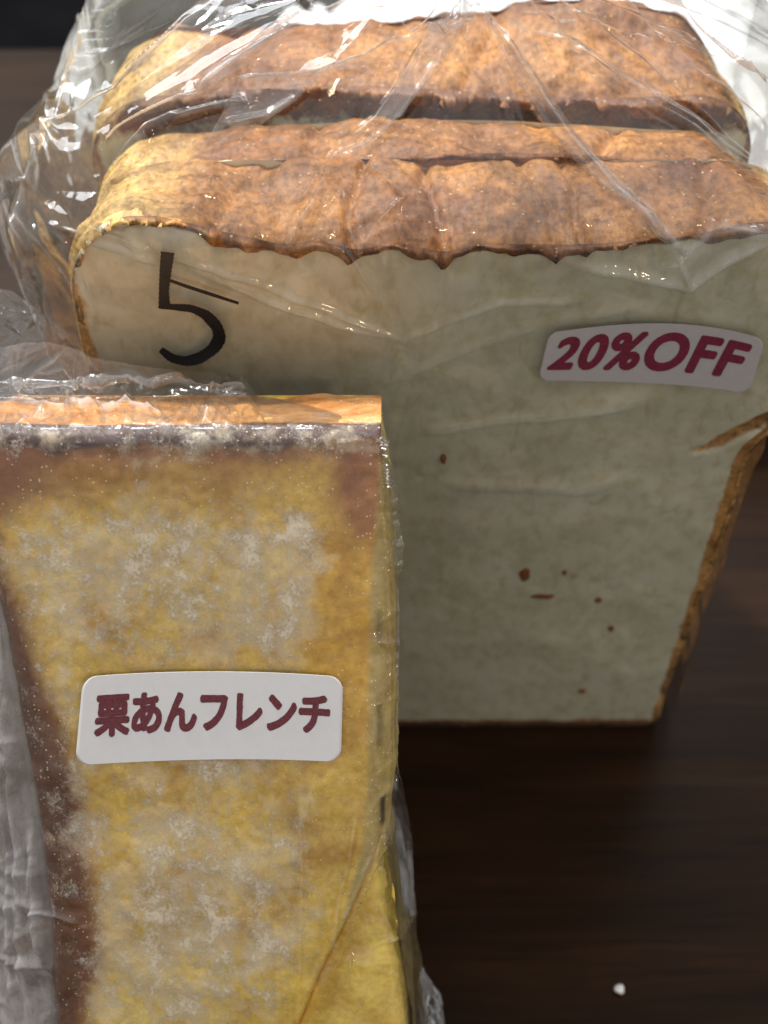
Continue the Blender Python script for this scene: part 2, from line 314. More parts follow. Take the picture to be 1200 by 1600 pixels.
# ------------------------------------------------------------------ bread slices
Y1 = 0.134
front_edge = [(-200, 352), (75, 352), (130, 334), (250, 342), (350, 366), (445, 388), (490, 378), (560, 396), (610, 382), (700, 400), (760, 384), (820, 386), (890, 386), (960, 384), (1000, 376), (1060, 374), (1130, 352), (1200, 345), (1400, 345)]
def top_front(X):
    """height of the front crust edge over x, from where the photo shows it"""
    xs = np.linspace(-0.06, 0.075, 300); px = 600+xs*F/0.166; py = curve(front_edge, px)
    z = on_y(px, py, Y1-0.001)[:, 2]; return np.interp(X, xs, z)
def make_slice(label, y0, y1, xl, xr, topf, topb, seed, dens=1.0, lip=0.0012, grooves=(), first=False, tilt=0.0):
    t = thing('bread_slice', label, 'bread slice', (0.007, (y0+y1)/2, 0), 'slices of the white loaf')
    H = 0.122; M = int(760*dens); K = int(70*dens)+10
    # outline: unit rounded rectangle, counter-clockwise, starts at bottom left
    def outline(M):
        rc = 0.012; w = xr-xl; pts = []
        def arc(cx, cz, a0, a1, r, n): 
            for k in range(n): a = a0+(a1-a0)*k/(n-1); pts.append((cx+r*math.cos(a), cz+r*math.sin(a)))
        rb = 0.003
        arc(xl+rb, rb, math.pi*1.5, math.pi*1.5, rb, 2)
        arc(xr-rb, rb, -math.pi/2, 0, rb, 8); arc(xr-rc, H-rc, 0, math.pi/2, rc, 14); arc(xl+rc, H-rc, math.pi/2, math.pi, rc, 14); arc(xl+rb, rb, math.pi, math.pi*1.5, rb, 8)
        p = np.array(pts); p = np.vstack([p, p[:1]]); d = np.r_[0, np.cumsum(np.hypot(*np.diff(p, axis=0).T))]
        s = np.linspace(0, d[-1], M, endpoint=False); return np.stack([np.interp(s, d, p[:, 0]), np.interp(s, d, p[:, 1])], -1)
    o = outline(M); X, Z = o[:, 0], o[:, 1]
    def warp(X, Z, y):
        """outline point -> real x,z: sides wobble, top follows its edge curves"""
        f = (y-y0)/(y1-y0); zt = topf(X)*(1-f)+topb(X)*f
        z = Z*(1+(zt/H-1)*sstep(0.3*H, H, Z)); x = X.copy()
        if first: x = x+0.0035*sstep(0.083, 0.092, z)*sstep(0.03, 0.055, x)
        x = x+0.0012*vnoise(np.stack([0*X+9, 0*X+y*60, z], -1), 30, seed)*np.where(X > 0, 1, 1)*sstep(0.02, 0.05, np.abs(X-0.007))
        return x, z
    cx, cz = (xl+xr)/2, 0.06
    rows = []; crs = []; side = []
    RI = int(64*dens)+8; fr = np.r_[np.linspace(0.02, 0.94, RI), np.linspace(0.945, 0.995, 14)]
    for r in fr:
        x, z = warp(X, Z, y0); x = cx+(x-cx)*r; z = cz+(z-cz)*r
        P = np.stack([x, np.full_like(x, y0), z], -1)
        P[:, 1] += 0.00025*fbm(P, 180, 3, seed); rows.append(P); side.append(0)
    # rim
    nrm_x = np.gradient(X); nrm_z = np.gradient(Z); nl = np.hypot(nrm_x, nrm_z)+1e-9; NX, NZ = nrm_z/nl, -nrm_x/nl
    top = sstep(0.3, 0.9, NZ)
    lipn = lip*(0.55+0.8*vnoise(np.stack([X, 0*X, Z], -1), 260, seed+3)+0.22*vnoise(np.stack([X, 0*X, Z], -1), 900, seed+5))*top
    for k, f in enumerate(np.linspace(0, 1, K)):
        y = y0+(y1-y0)*f; x, z = warp(X, Z, y)
        P = np.stack([x, np.full_like(x, y), z], -1)
        rim = math.sin(math.pi*min(max(f, 0.0), 1))**0.35 if 0 < f < 1 else 0
        amp = 0.0017*fbm(P, 75, 4, seed+1)+0.0005*fbm(P, 420, 3, seed+2)+0.0009*(0.3-np.abs(fbm(P*np.array([1, .55, 1]), 150, 3, seed+14)))*top-0.0006*np.abs(fbm(P*np.array([1, .5, 1]), 110, 2, seed+8))
        amp = amp*(0.10+0.90*top)+0.0012*(rim-1)*(1-0.3*top)
        for gx, gw, gd, sl in grooves:
            w = np.abs(x-gx-sl*(y-y0)-0.0012*vnoise(P, 160, seed+int(gx*1e4) % 7)); amp = amp-gd*np.exp(-(w/gw)**1.2)*top+0.12*gd*np.exp(-((w-gw*2.4)/gw/1.3)**2)*top
        P[:, 0] += NX*amp; P[:, 2] += NZ*amp
        e = math.exp(-f*(y1-y0)/0.0009); P[:, 1] -= lipn*e; P[:, 2] -= 0.45*lipn*e
        e2 = math.exp(-(1-f)*(y1-y0)/0.0009); P[:, 1] += lipn*e2
        P[:, 2] = np.maximum(P[:, 2], 0.0004)
        rows.append(P); side.append(1)
    for r in fr[::-1][::3 if not first else 3]:
        x, z = warp(X, Z, y1); x = cx+(x-cx)*r; z = cz+(z-cz)*r
        P = np.stack([x, np.full_like(x, y1), z], -1); P[:, 1] += 0.0003*fbm(P, 180, 3, seed+6); rows.append(P); side.append(0)
    A = np.stack(rows); side = np.array(side); R = len(rows)
    x, y, z = A[..., 0], A[..., 1], A[..., 2]
    # crust share on the faces near the rim; rear slice's deep band paints gap shade
    xw, zw = x, z; zt = topf(x) if True else 0
    dl = (x-(xl)); dr = (xr-x)+np.where(first, 0.0035*sstep(0.083, 0.092, z), 0); db = z; dt = (zt-z)
    nn = fbm(A, 240, 3, seed+4)
    cr = np.maximum.reduce([sstep(0.0034, 0.0006, dl+0.0012*nn), sstep(0.0024, 0.0010, dr+0.0008*nn), sstep(0.0042, 0.0016, db+0.0010*nn), sstep(0.0022 if y0 < 0.16 else 0.013, 0.0006, dt+(0.0006 if y0 < 0.16 else 0.002)*nn)])
    cr = np.where(side[:, None] == 1, 1.0, cr*0.95)
    if first:
        px, py = project(A); d, par = seg_dist(px, py, [(1086, 706), (1110, 700), (1150, 680), (1200, 655), (1260, 625)])
        wsl = 4+7*sstep(0, 0.25, par); slash = sstep(wsl, wsl*0.55, d)*(x > 0.03)*(np.arange(R)[:, None] < len(fr)+1)
        cr = np.maximum(cr, slash*0.95); A[..., 1] += 0.0012*slash
    # tone
    base = np.array([0.45, 0.200, 0.056]); dark = np.array([0.19, 0.066, 0.024]); gold = np.array([0.95, 0.64, 0.23]); ora = np.array([0.72, 0.39, 0.125])
    n1 = sstep(-0.35, 0.4, fbm(A, 55, 4, seed+9)); n2 = fbm(A, 130, 3, seed+11)
    T = base[None, None]*(1-n1[..., None]*0.68)+dark*(n1[..., None]*0.68)
    sidem = sstep(0.7, 0.2, (z-0.10)/0.022+0*x)[..., None]
    T = T*(1-0.85*sidem)+ora*0.85*sidem
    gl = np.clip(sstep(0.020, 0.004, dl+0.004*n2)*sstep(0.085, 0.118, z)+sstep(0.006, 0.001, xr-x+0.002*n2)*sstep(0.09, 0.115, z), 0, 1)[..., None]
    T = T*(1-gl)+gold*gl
    facem = (side[:, None] == 0)[..., None]*1.0
    T = T*(1-facem)+facem*(ora*(0.85+0.3*n2[..., None])); ft = facem*sstep(0.014, 0.006, dt)[..., None]; T = T*(1-ft)+ft*np.array([0.22, 0.085, 0.030])  # dark brown under the top crust; on the rear slice, gap shadow as colour
    bot = sstep(0.004, 0.001, z)[..., None]; T = T*(1-bot)+np.array([0.16, 0.06, 0.03])*bot
    fc = grid_faces(R, M, True)[:, ::-1]; rr = np.repeat(np.arange(R-1), M)
    isrim = (rr >= len(fr)-6) & (rr < len(fr)+K)
    att = dict(crust=cr)
    # centre caps
    c0 = A[0].mean(0); c1 = A[-1].mean(0); V = np.vstack([A.reshape(-1, 3), c0, c1]); n = R*M
    i = np.arange(M); j = (i+1) % M
    cap = np.concatenate([np.stack([np.full(M, n), i, j], -1), np.stack([np.full(M, n+1), (R-1)*M+j, (R-1)*M+i], -1)])
    crx = np.r_[cr.ravel(), 0, 0]; Tx = np.vstack([T.reshape(-1, 3), base, base])
    body = fc[~isrim]
    # caps as degenerate-free quads are not possible: triangulate the whole crumb
    tri = np.concatenate([body[:, [0, 1, 2]], body[:, [0, 2, 3]], cap])
    mesh_obj('crumb', V, tri, BREAD, t, attrs=dict(crust=crx), cols=dict(tone=Tx))
    mesh_obj('crust', V, fc[isrim], BREAD, t, attrs=dict(crust=crx), cols=dict(tone=Tx))
    return t
gr = [(-0.006+0.0008, 0.0006, 0.0011, 0.15), (0.0078, 0.0006, 0.0013, -0.08), (0.0238, 0.0006, 0.0009, -0.20), (0.042, 0.001, 0.0008, 0.2), (-0.024, 0.0014, 0.0007, 0.4), (0.0262, 0.0005, 0.0009, -0.05)]
s1 = make_slice('front slice of the white loaf, cut face to the viewer, wrinkled golden crust on top', Y1, 0.1537, -0.0437, 0.0574,
                top_front, lambda X: 0.1253-0.06*np.clip(-X-0.02, 0, 1)**1.0+0*X, 3, 1.0, 0.0016, gr, True)
s2 = make_slice('thin second slice pressed against the back of the front slice', 0.1541, 0.1672, -0.0440, 0.0570,
                lambda X: 0.1254+0.0008*np.sin(X*90)-0.10*np.clip(-X-0.02, 0, 1), lambda X: 0.1222+0.0010*np.sin(X*70+1)-0.05*np.clip(-X-0.02, 0, 1), 21, 0.75, 0.0008, [(0.031, 0.0008, 0.0012, 0.3), (-0.012, 0.001, 0.001, 0.2)])
s3 = make_slice('rearmost slice standing apart behind a dark gap, sunlit pale golden corner', 0.1710, 0.1945, -0.0466, 0.0585,
                lambda X: 0.1256+0.0010*np.sin(X*80+2)+0*X, lambda X: np.interp(X, [-0.05, -0.03, 0.0, 0.02, 0.035, 0.048, 0.06], [0.1215, 0.1232, 0.1235, 0.1262, 0.1282, 0.125, 0.119])+0.0004*np.sin(X*300), 43, 0.75, 0.0024, [(0.012, 0.001, 0.001, 0.3), (-0.02, 0.0012, 0.0012, -0.2)])

def blob(name, c, r, m, parent, seed, squash=(1, 1, 1)):
    rs = np.random.RandomState(seed); n, k = 10, 14; th = np.linspace(0.01, math.pi-0.01, n)[:, None]; ph = np.linspace(0, 2*math.pi, k, endpoint=False)[None, :]
    P = np.stack([np.sin(th)*np.cos(ph), np.sin(th)*np.sin(ph), np.cos(th)+0*ph], -1)
    P = P*(1+0.35*vnoise(P, 1.7, seed))[..., None]*np.array(squash)*r+np.array(c)
    return mesh_obj(name, P, grid_faces(n, k, True), m, parent)
for i, (px, py, w, h) in enumerate([(693, 718, 5, 8), (820, 898, 8, 13), (848, 932, 16, 4), (935, 938, 6, 5), (955, 983, 4, 6), (910, 1080, 6, 4), (882, 895, 3, 4)]):
    p = on_y(px, py, Y1-0.0003); dpt = (p-CAM) @ FW
    blob('crust_flake', p, 1.0, FLAKE, s1, 50+i, (w*dpt/F, 0.0004, h*dpt/F*1.2))
wc = blob('bread_crumb', tuple(on_plane(968, 1546, (0, 0, 0.0006), (0, 0, 1))), 0.0009, WHITEC, None, 5, (1.0, 0.9, 0.8))
wc['label'] = 'tiny white crumb alone on the dark table at the lower right'; wc['category'] = 'crumb'

# ------------------------------------------------------------------ film relief: creases given where the photograph shows them
def tent(d, w): return np.clip(1-d/w, 0, 1)
def relief(P, N, creases, front, wt):
    px, py = project(P); px = px.astype(np.float32); py = py.astype(np.float32); h = np.zeros(px.shape); hz = np.zeros(px.shape)
    for poly, w, amp, white in creases:
        a = np.array(poly); m = front & (px > a[:, 0].min()-4*w) & (px < a[:, 0].max()+4*w) & (py > a[:, 1].min()-4*w) & (py < a[:, 1].max()+4*w)
        if not m.any(): continue
        wob = 2.0*vnoise(P[m], 260, 2)
        d, par = seg_dist(px[m]+wob, py[m]-wob, poly); fade = np.clip(np.minimum(par, 1-par)*8, 0, 1)*0.75+0.25
        sidew = w*3.0
        h[m] += amp*fade*(0.65*tent(d, w)+0.35*tent(d, sidew)); hz[m] = np.maximum(hz[m], white*fade*tent(d, w*0.55)**1.0)
    return h*wt, hz
def random_tents(U, V, n, seed, lmin, lmax, wmin, wmax, amp, region):
    rs = np.random.RandomState(seed); h = np.zeros(U.shape)
    for k in range(n):
        cx, cy = rs.uniform(region[0], region[1]), rs.uniform(region[2], region[3]); a = rs.uniform(0, math.pi)
        L = rs.uniform(lmin, lmax); w = rs.uniform(wmin, wmax); s = amp*rs.choice([-1, 1])*rs.uniform(0.3, 1)
        R = L+w; m = (np.abs(U-cx) < R) & (np.abs(V-cy) < R)
        if not m.any(): continue
        u = (U[m]-cx)*math.cos(a)+(V[m]-cy)*math.sin(a); v = -(U[m]-cx)*math.sin(a)+(V[m]-cy)*math.cos(a)
        h[m] += s*np.clip(1-np.abs(v)/(w*np.clip(1-np.abs(u)/L, 0.02, 1)), 0, 1)*np.clip(1-np.abs(u)/L, 0, 1)*np.clip(w/wmax, 0.3, 1)
    return h

LABEL20 = dict(T=[(858, 520), (940, 510), (1022, 505), (1110, 511), (1196, 531)], B=[(840, 594), (920, 596), (1000, 598), (1085, 604), (1170, 615)])
LABELFR = dict(T=[(133, 1053), (230, 1047), (335, 1044), (435, 1047), (537, 1053)], B=[(120, 1190), (230, 1184), (330, 1181), (430, 1181), (533, 1185)])
def lab_px(L, a, b):
    T = np.array(L['T'], float); B = np.array(L['B'], float); ts = np.linspace(0, 1, len(T))
    def cv(A, a):
        c = np.polyfit(ts, A[:, 0], 3), np.polyfit(ts, A[:, 1], 3); return np.polyval(c[0], a), np.polyval(c[1], a)
    tx, ty = cv(T, a); bx, by = cv(B, a); return bx*(1-b)+tx*b, by*(1-b)+ty*b
def quad_of(L, g=14):
    T, B = L['T'], L['B']; return [(T[0][0]-g, T[0][1]-g), (T[2][0], T[2][1]-g), (T[-1][0]+g, T[-1][1]-g), (B[-1][0]+g, B[-1][1]+g), (B[2][0], B[2][1]+g), (B[0][0]-g, B[0][1]+g)]
FIVE_BOX = [(235, 380), (385, 460), (385, 490), (360, 580), (240, 580)]
FILM_Y = 0.1322; TIE = np.array([0.0104, 0.168, 0.150])

loaf_creases = [
    ([(345, 0), (214, 124), (120, 195), (62, 280), (38, 345), (40, 400)], 9, 0.0014, 0.30),
    ([(480, 40), (410, 85), (310, 150)], 8, 0.0013, 0.35), ([(310, 150), (240, 185), (190, 212), (160, 240)], 8, 0.0012, 0.30),
    ([(395, 160), (330, 172), (270, 190), (240, 205), (180, 256)], 7, 0.0010, 0.30), ([(240, 205), (210, 250), (200, 300)], 4, 0.0005, 0.15),
    ([(368, 150), (380, 134), (440, 128), (500, 124), (600, 85), (660, 65), (715, 55)], 8, 0.0016, 0.35),
    ([(350, 200), (420, 185), (462, 160), (500, 124)], 6, 0.0010, 0.2),
    ([(725, 5), (650, 95), (590, 190), (530, 240)], 7, 0.0011, 0.18), ([(745, 20), (690, 95), (628, 185), (575, 235), (530, 248)], 6, 0.0009, 0.15),
    ([(530, 240), (512, 275), (490, 320), (448, 385)], 6, 0.0014, 0.25), ([(534, 248), (500, 270), (465, 330)], 4, 0.0008, 0.2), ([(540, 245), (590, 270), (632, 308), (590, 350), (560, 392)], 4, 0.0008, 0.15),
    ([(536, 300), (545, 350), (565, 395)], 5, 0.001, 0.2),
    ([(742, 15), (800, 90), (850, 160), (900, 225), (960, 290), (1030, 355), (1080, 388)], 11, 0.0015, 0.30),
    ([(735, 30), (790, 100), (850, 190), (930, 280), (1045, 372)], 6, 0.0008, 0.15),
    ([(945, 0), (1050, 85), (1200, 205)], 5, 0.0010, 0.25), ([(880, 20), (1000, 105), (1095, 178), (1200, 282)], 5, 0.0010, 0.25), ([(1032, 0), (1120, 80), (1200, 155)], 5, 0.0010, 0.25),
    ([(880, 80), (960, 135), (1050, 185), (1200, 290)], 8, 0.0010, 0.18), ([(800, 40), (900, 80), (980, 130), (1110, 205)], 5, 0.0006, 0.12),
    ([(740, 10), (1000, 60), (1200, 130)], 5, 0.0006, 0.1), ([(560, 0), (640, 60), (700, 20)], 6, 0.0009, 0.15), ([(470, 0), (520, 45), (505, 75)], 6, 0.0009, 0.15),
    ([(905, 416), (990, 430), (1078, 446), (1130, 410), (1205, 372)], 8, 0.0009, 0.50), ([(1035, 420), (1075, 385), (1115, 352), (1160, 356), (1205, 364)], 9, 0.0009, 0.45), ([(1045, 372), (1060, 400), (1078, 446)], 5, 0.001, 0.3),
    ([(80, 352), (200, 395), (300, 425), (430, 470), (560, 515), (632, 532)], 7, 0.0010, 0.10), ([(130, 352), (260, 400), (400, 440), (632, 532)], 5, 0.0008, 0.10), ([(85, 360), (140, 440), (150, 500)], 5, 0.0007, 0.08),
    ([(632, 532), (585, 450), (545, 395), (500, 372)], 5, 0.0009, 0.14), ([(632, 532), (700, 500), (780, 475), (920, 468)], 7, 0.0008, 0.08), ([(632, 534), (640, 600), (612, 700), (620, 820)], 8, 0.0008, 0.05),
    ([(600, 600), (700, 560), (840, 510), (1000, 482)], 8, 0.0007, 0.06), ([(655, 676), (760, 662), (900, 645), (1010, 628)], 8, 0.0008, 0.10), ([(690, 752), (800, 763), (900, 765), (975, 748)], 8, 0.0008, 0.10),
    ([(132, 8), (125, 90), (100, 200), (98, 260)], 6, 0.0010, 0.25), ([(15, 285), (60, 300), (85, 240), (120, 190)], 5, 0.0007, 0.15), ([(20, 338), (38, 365), (50, 420)], 6, 0.0009, 0.2), ([(75, 140), (90, 200), (80, 260), (60, 330)], 5, 0.0008, 0.15),
]
loaf_creases = [(p, w*1.35, a*1.6, z) if max(q[1] for q in p) < 455 else (p, w, a, z) for p, w, a, z in loaf_creases]
def loaf_bag():
    t = thing('bread_bag', 'clear crinkled plastic bag gathered over the sliced white loaf, sticker and handwritten 5 on it', 'plastic bag', (0.007, 0.168, 0))
    r1 = [(-0.047, FILM_Y), (0.063, FILM_Y), (0.0675, 0.138), (0.070, 0.155), (0.069, 0.18), (0.063, 0.204), (0.03, 0.209), (0.0, 0.210), (-0.04, 0.208), (-0.052, 0.20), (-0.0555, 0.178), (-0.0565, 0.155), (-0.0535, 0.140), (-0.047, FILM_Y)]
    r0 = [(-0.0455, FILM_Y+0.0006), (0.0588, FILM_Y+0.0006), (0.0603, 0.136), (0.0612, 0.155), (0.0612, 0.18), (0.060, 0.199), (0.03, 0.2005), (0.0, 0.2005), (-0.04, 0.2005), (-0.0475, 0.198), (-0.0485, 0.178), (-0.0480, 0.155), (-0.0475, 0.137), (-0.0455, FILM_Y+0.0006)]
    cnt = [560, 26, 30, 34, 34, 30, 20, 26, 20, 24, 36, 36, 30]
    def samp(r):
        o = []
        for (a, b, n) in zip(r[:-1], r[1:], cnt):
            k = np.arange(n)/n; o.append(np.stack([a[0]+(b[0]-a[0])*k, a[1]+(b[1]-a[1])*k], -1))
        return np.concatenate(o)
    R1, R0 = samp(r1), samp(r0)
    def smooth_loop(A, it=10, keep=560):
        w = np.ones(len(A)); w[6:keep-6] = 0
        for _ in range(it):
            B = (np.roll(A, 1, 0)+np.roll(A, -1, 0))/2; A = A*(1-w[:, None])+B*w[:, None]
        return A
    R1, R0 = smooth_loop(R1, 40), smooth_loop(R0, 12); n = len(R1)
    s = np.arange(n)/n; th = np.arctan2(R1[:, 1]-TIE[1], R1[:, 0]-TIE[0])
    zt = 0.1275-0.006*sstep(0.02, 0.055, -R1[:, 0])*sstep(0.140, 0.150, R1[:, 1])+0.0022*vnoise(np.column_stack([R1*1.0, 0*s]), 55, 3)
    rows = []; lat = np.r_[np.linspace(0.0008, 0.085, 150), np.linspace(0.0855, 0.118, 150)]
    for z in lat:
        f = sstep(0.085, 0.124, z)
        xy = R0*(1-f)+R1*f; rows.append(np.column_stack([xy, np.full(n, z)]))
    base = rows[-1]
    # shoulder then cone up to the tie
    tt = np.r_[np.linspace(0, 0.96, 330)[1:], 0.975, 0.99, 1.0]
    ring = np.column_stack([R1, zt])
    for k in np.linspace(0, 1, 24)[1:]:
        rows.append(base*(1-k)+ring*k)
    tr = np.column_stack([TIE[0]+0.0042*np.cos(th), TIE[1]+0.0042*np.sin(th), np.full(n, TIE[2])])
    for q in tt:
        P = ring*(1-q)+tr*q; P[:, 2] += 0.0030*math.sin(math.pi*q)-0.0*q
        out = 0.002*math.sin(math.pi*min(1, q*1.3))*(R1[:, 0] < -0.02)*sstep(0.14, 0.15, R1[:, 1]); P[:, 0] -= out; P[:, 2] += out*0.6
        rows.append(P)
    for q in np.linspace(0, 1, 26)[1:]:                       # flared neck above the tie
        r = 0.0042+0.018*q**1.3; rr_ = r*(1+0.25*np.sin(th*9+q*2))
        rows.append(np.column_stack([TIE[0]+rr_*np.cos(th), TIE[1]+rr_*np.sin(th), np.full(n, TIE[2]+0.045*q)]))
    A = np.stack(rows); R = len(rows)
    ker = np.hanning(41); ker /= ker.sum(); i0, i1 = 190, len(lat)+100; seg = A[i0-20:i1+20]
    A[i0:i1] = sum(ker[k]*seg[k:k+i1-i0] for k in range(41)) if True else A[i0:i1]
    N = -grid_normals(A, True)
    mid = np.array([0.007, 0.168, 0.06]); flip = np.sign(((A-mid)*N).sum(-1, keepdims=True)); N = N*np.where(flip == 0, 1, flip)
    px, py = project(A); view = CAM-A; front = ((view*N).sum(-1) > 0) & (A[..., 1] < 0.205)
    ri = np.arange(R)[:, None]; cone = sstep(len(lat)+5, len(lat)+80, ri)*1.0+0*A[..., 0]; cone0 = ((ri >= len(lat)) & (ri < len(lat)+24+len(tt)))+0*A[..., 0]
    calm = 1-np.clip(soft_poly(px, py, quad_of(LABEL20), 14)+soft_poly(px, py, FIVE_BOX, 14), 0, 1)*(ri < len(lat)+30)*(A[..., 1] < 0.14)
    h, hz = relief(A, N, loaf_creases, front, np.ones(px.shape))
    # radial pleats toward the tie
    q = np.clip((ri-len(lat)-24)/len(tt), 0, 1); pl = np.abs(((th[None, :]*4.3+0.5*vnoise(A, 40, 3)) % 1)-0.5)*2-0.5; pl2 = np.abs(((th[None, :]*11+0.8*vnoise(A, 60, 5)) % 1)-0.5)*2-0.5
    h = h+(0.0018*pl+0.0002*pl2)*sstep(0.05, 0.7, q)*(1-sstep(0.9, 1.0, q))*cone0*(0.35+0.65*sstep(-0.3, 0.3, vnoise(A, 25, 8)))
    U = A[..., 0]; Vv = A[..., 2]+ (A[..., 1]-FILM_Y)
    h = h+random_tents(U, Vv, 34, 11, 0.008, 0.035, 0.002, 0.007, 0.0012, (-0.07, 0.075, 0.112, 0.17))*sstep(0.105, 0.125, Vv)*(A[..., 1] < 0.19)
    h = h+random_tents(A[..., 1], A[..., 2], 60, 17, 0.006, 0.03, 0.002, 0.006, 0.0012, (0.13, 0.2, 0.02, 0.13))*((U < -0.046) | (U > 0.06))
    h = h+random_tents(U, Vv, 60, 13, 0.01, 0.04, 0.004, 0.012, 0.0006, (-0.05, 0.065, 0.0, 0.12))*(A[..., 1] < 0.134)
    h = h+0.0003*fbm(A, 40, 2, 4)
    sh = sstep(0.118, 0.128, Vv)*sstep(0.150, 0.135, Vv)*(A[..., 1] < 0.17); Q = np.stack([U*170+0*Vv, Vv*38, 0*U], -1)
    h = h+sh*(0.0011*(np.abs(vnoise(Q, 1.0, 4))-0.35)+0.0006*(np.abs(vnoise(Q*np.array([2.1, 1.6, 1]), 1.0, 9))-0.35))
    h = h*calm; h = np.where(A[..., 1] < 0.1335, np.clip(h, -0.0009, 0.0030), h)
    A = A+N*h[..., None]; A[..., 2] = np.maximum(A[..., 2], 0.0005)
    # keep outside the bread tops
    inx = (A[..., 0] > -0.047) & (A[..., 0] < 0.062) & (A[..., 1] > 0.1335) & (A[..., 1] < 0.199)
    A[..., 2] = np.where(inx & (ri > len(lat)), np.maximum(A[..., 2], 0.126+0.0052*sstep(0.132, 0.145, A[..., 1])), A[..., 2])
    wide = soft_poly(px, py, [(690, 752), (965, 758), (900, 800), (770, 830), (715, 872)], 22)*0.17+soft_poly(px, py, [(655, 440), (740, 435), (735, 480), (640, 480)], 18)*0.16+soft_poly(px, py, [(655, 680), (900, 648), (1010, 625), (1010, 650), (760, 690)], 8)*0.15  # pale reflections on the face film, painted in as haze
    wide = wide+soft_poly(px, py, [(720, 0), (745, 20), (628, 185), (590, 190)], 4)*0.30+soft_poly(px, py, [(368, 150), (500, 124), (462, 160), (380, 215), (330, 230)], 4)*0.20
    wide = wide+soft_poly(px, py, [(742, 15), (900, 215), (1080, 388), (1000, 350), (850, 200)], 5)*0.22+soft_poly(px, py, [(1115, 352), (1205, 360), (1078, 446), (1040, 420)], 12)*0.22  # second patch: triangular highlight painted into the haze
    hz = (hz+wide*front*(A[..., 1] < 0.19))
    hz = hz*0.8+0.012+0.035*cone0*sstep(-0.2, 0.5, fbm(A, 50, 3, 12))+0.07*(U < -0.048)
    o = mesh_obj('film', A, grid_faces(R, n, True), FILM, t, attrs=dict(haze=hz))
    # doubled folds of film lying on the gathered top
    for poly in ([(726, 0), (748, 20), (700, 95), (628, 188), (560, 245), (520, 250), (588, 190), (650, 95)], [(368, 150), (380, 132), (500, 122), (600, 84), (718, 54), (600, 100), (500, 128), (462, 165), (380, 215), (310, 240)],
                 [(738, 10), (760, 20), (860, 150), (905, 215), (965, 285), (1085, 390), (1030, 372), (930, 290), (840, 190)], [(340, 0), (385, 0), (330, 60), (230, 130), (205, 128)],
                 [(470, 20), (500, 30), (420, 95), (315, 152), (300, 150), (400, 88)], [(880, 60), (940, 95), (1100, 195), (1205, 270), (1205, 300), (1050, 205), (900, 110)]):
        mk = in_poly(px, py, poly) & (cone0 > 0) & front & (A[..., 1] < 0.19); fcs = grid_faces(R, n, True); sel = mk.ravel()[fcs].all(1)
        if sel.sum() < 50: continue
        dd, _ = seg_dist(px[mk], py[mk], list(poly)+[poly[0]]); B = A.copy(); up_ = np.zeros(px.shape); hzf = np.zeros(px.shape)
        up_[mk] = 0.0004+0.0011*np.clip(dd/12, 0, 1); hzf[mk] = 0.05+0.22*np.clip(1-dd/4.5, 0, 1)
        B = B+N*up_[..., None]; mesh_obj('fold', B, fcs[sel], FILM, t, attrs=dict(haze=hzf))
    # twist tie
    k = np.linspace(0, 2*math.pi, 60, endpoint=False); m = 10; a = np.linspace(0, 2*math.pi, m, endpoint=False)
    P = np.stack([(0.0056+0.0011*np.cos(a))[None, :]*np.cos(k)[:, None]+TIE[0], (0.0056+0.0011*np.cos(a))[None, :]*np.sin(k)[:, None]+TIE[1], TIE[2]+0.0011*np.sin(a)[None, :]+0*k[:, None]], -1)
    P2 = np.concatenate([P, P[:1]]); mesh_obj('twist_tie', P2, grid_faces(61, m, True), simple('gold_tie', (0.7, 0.5, 0.2), 0.35, 0.6), t)
    return t
BAG = loaf_bag()

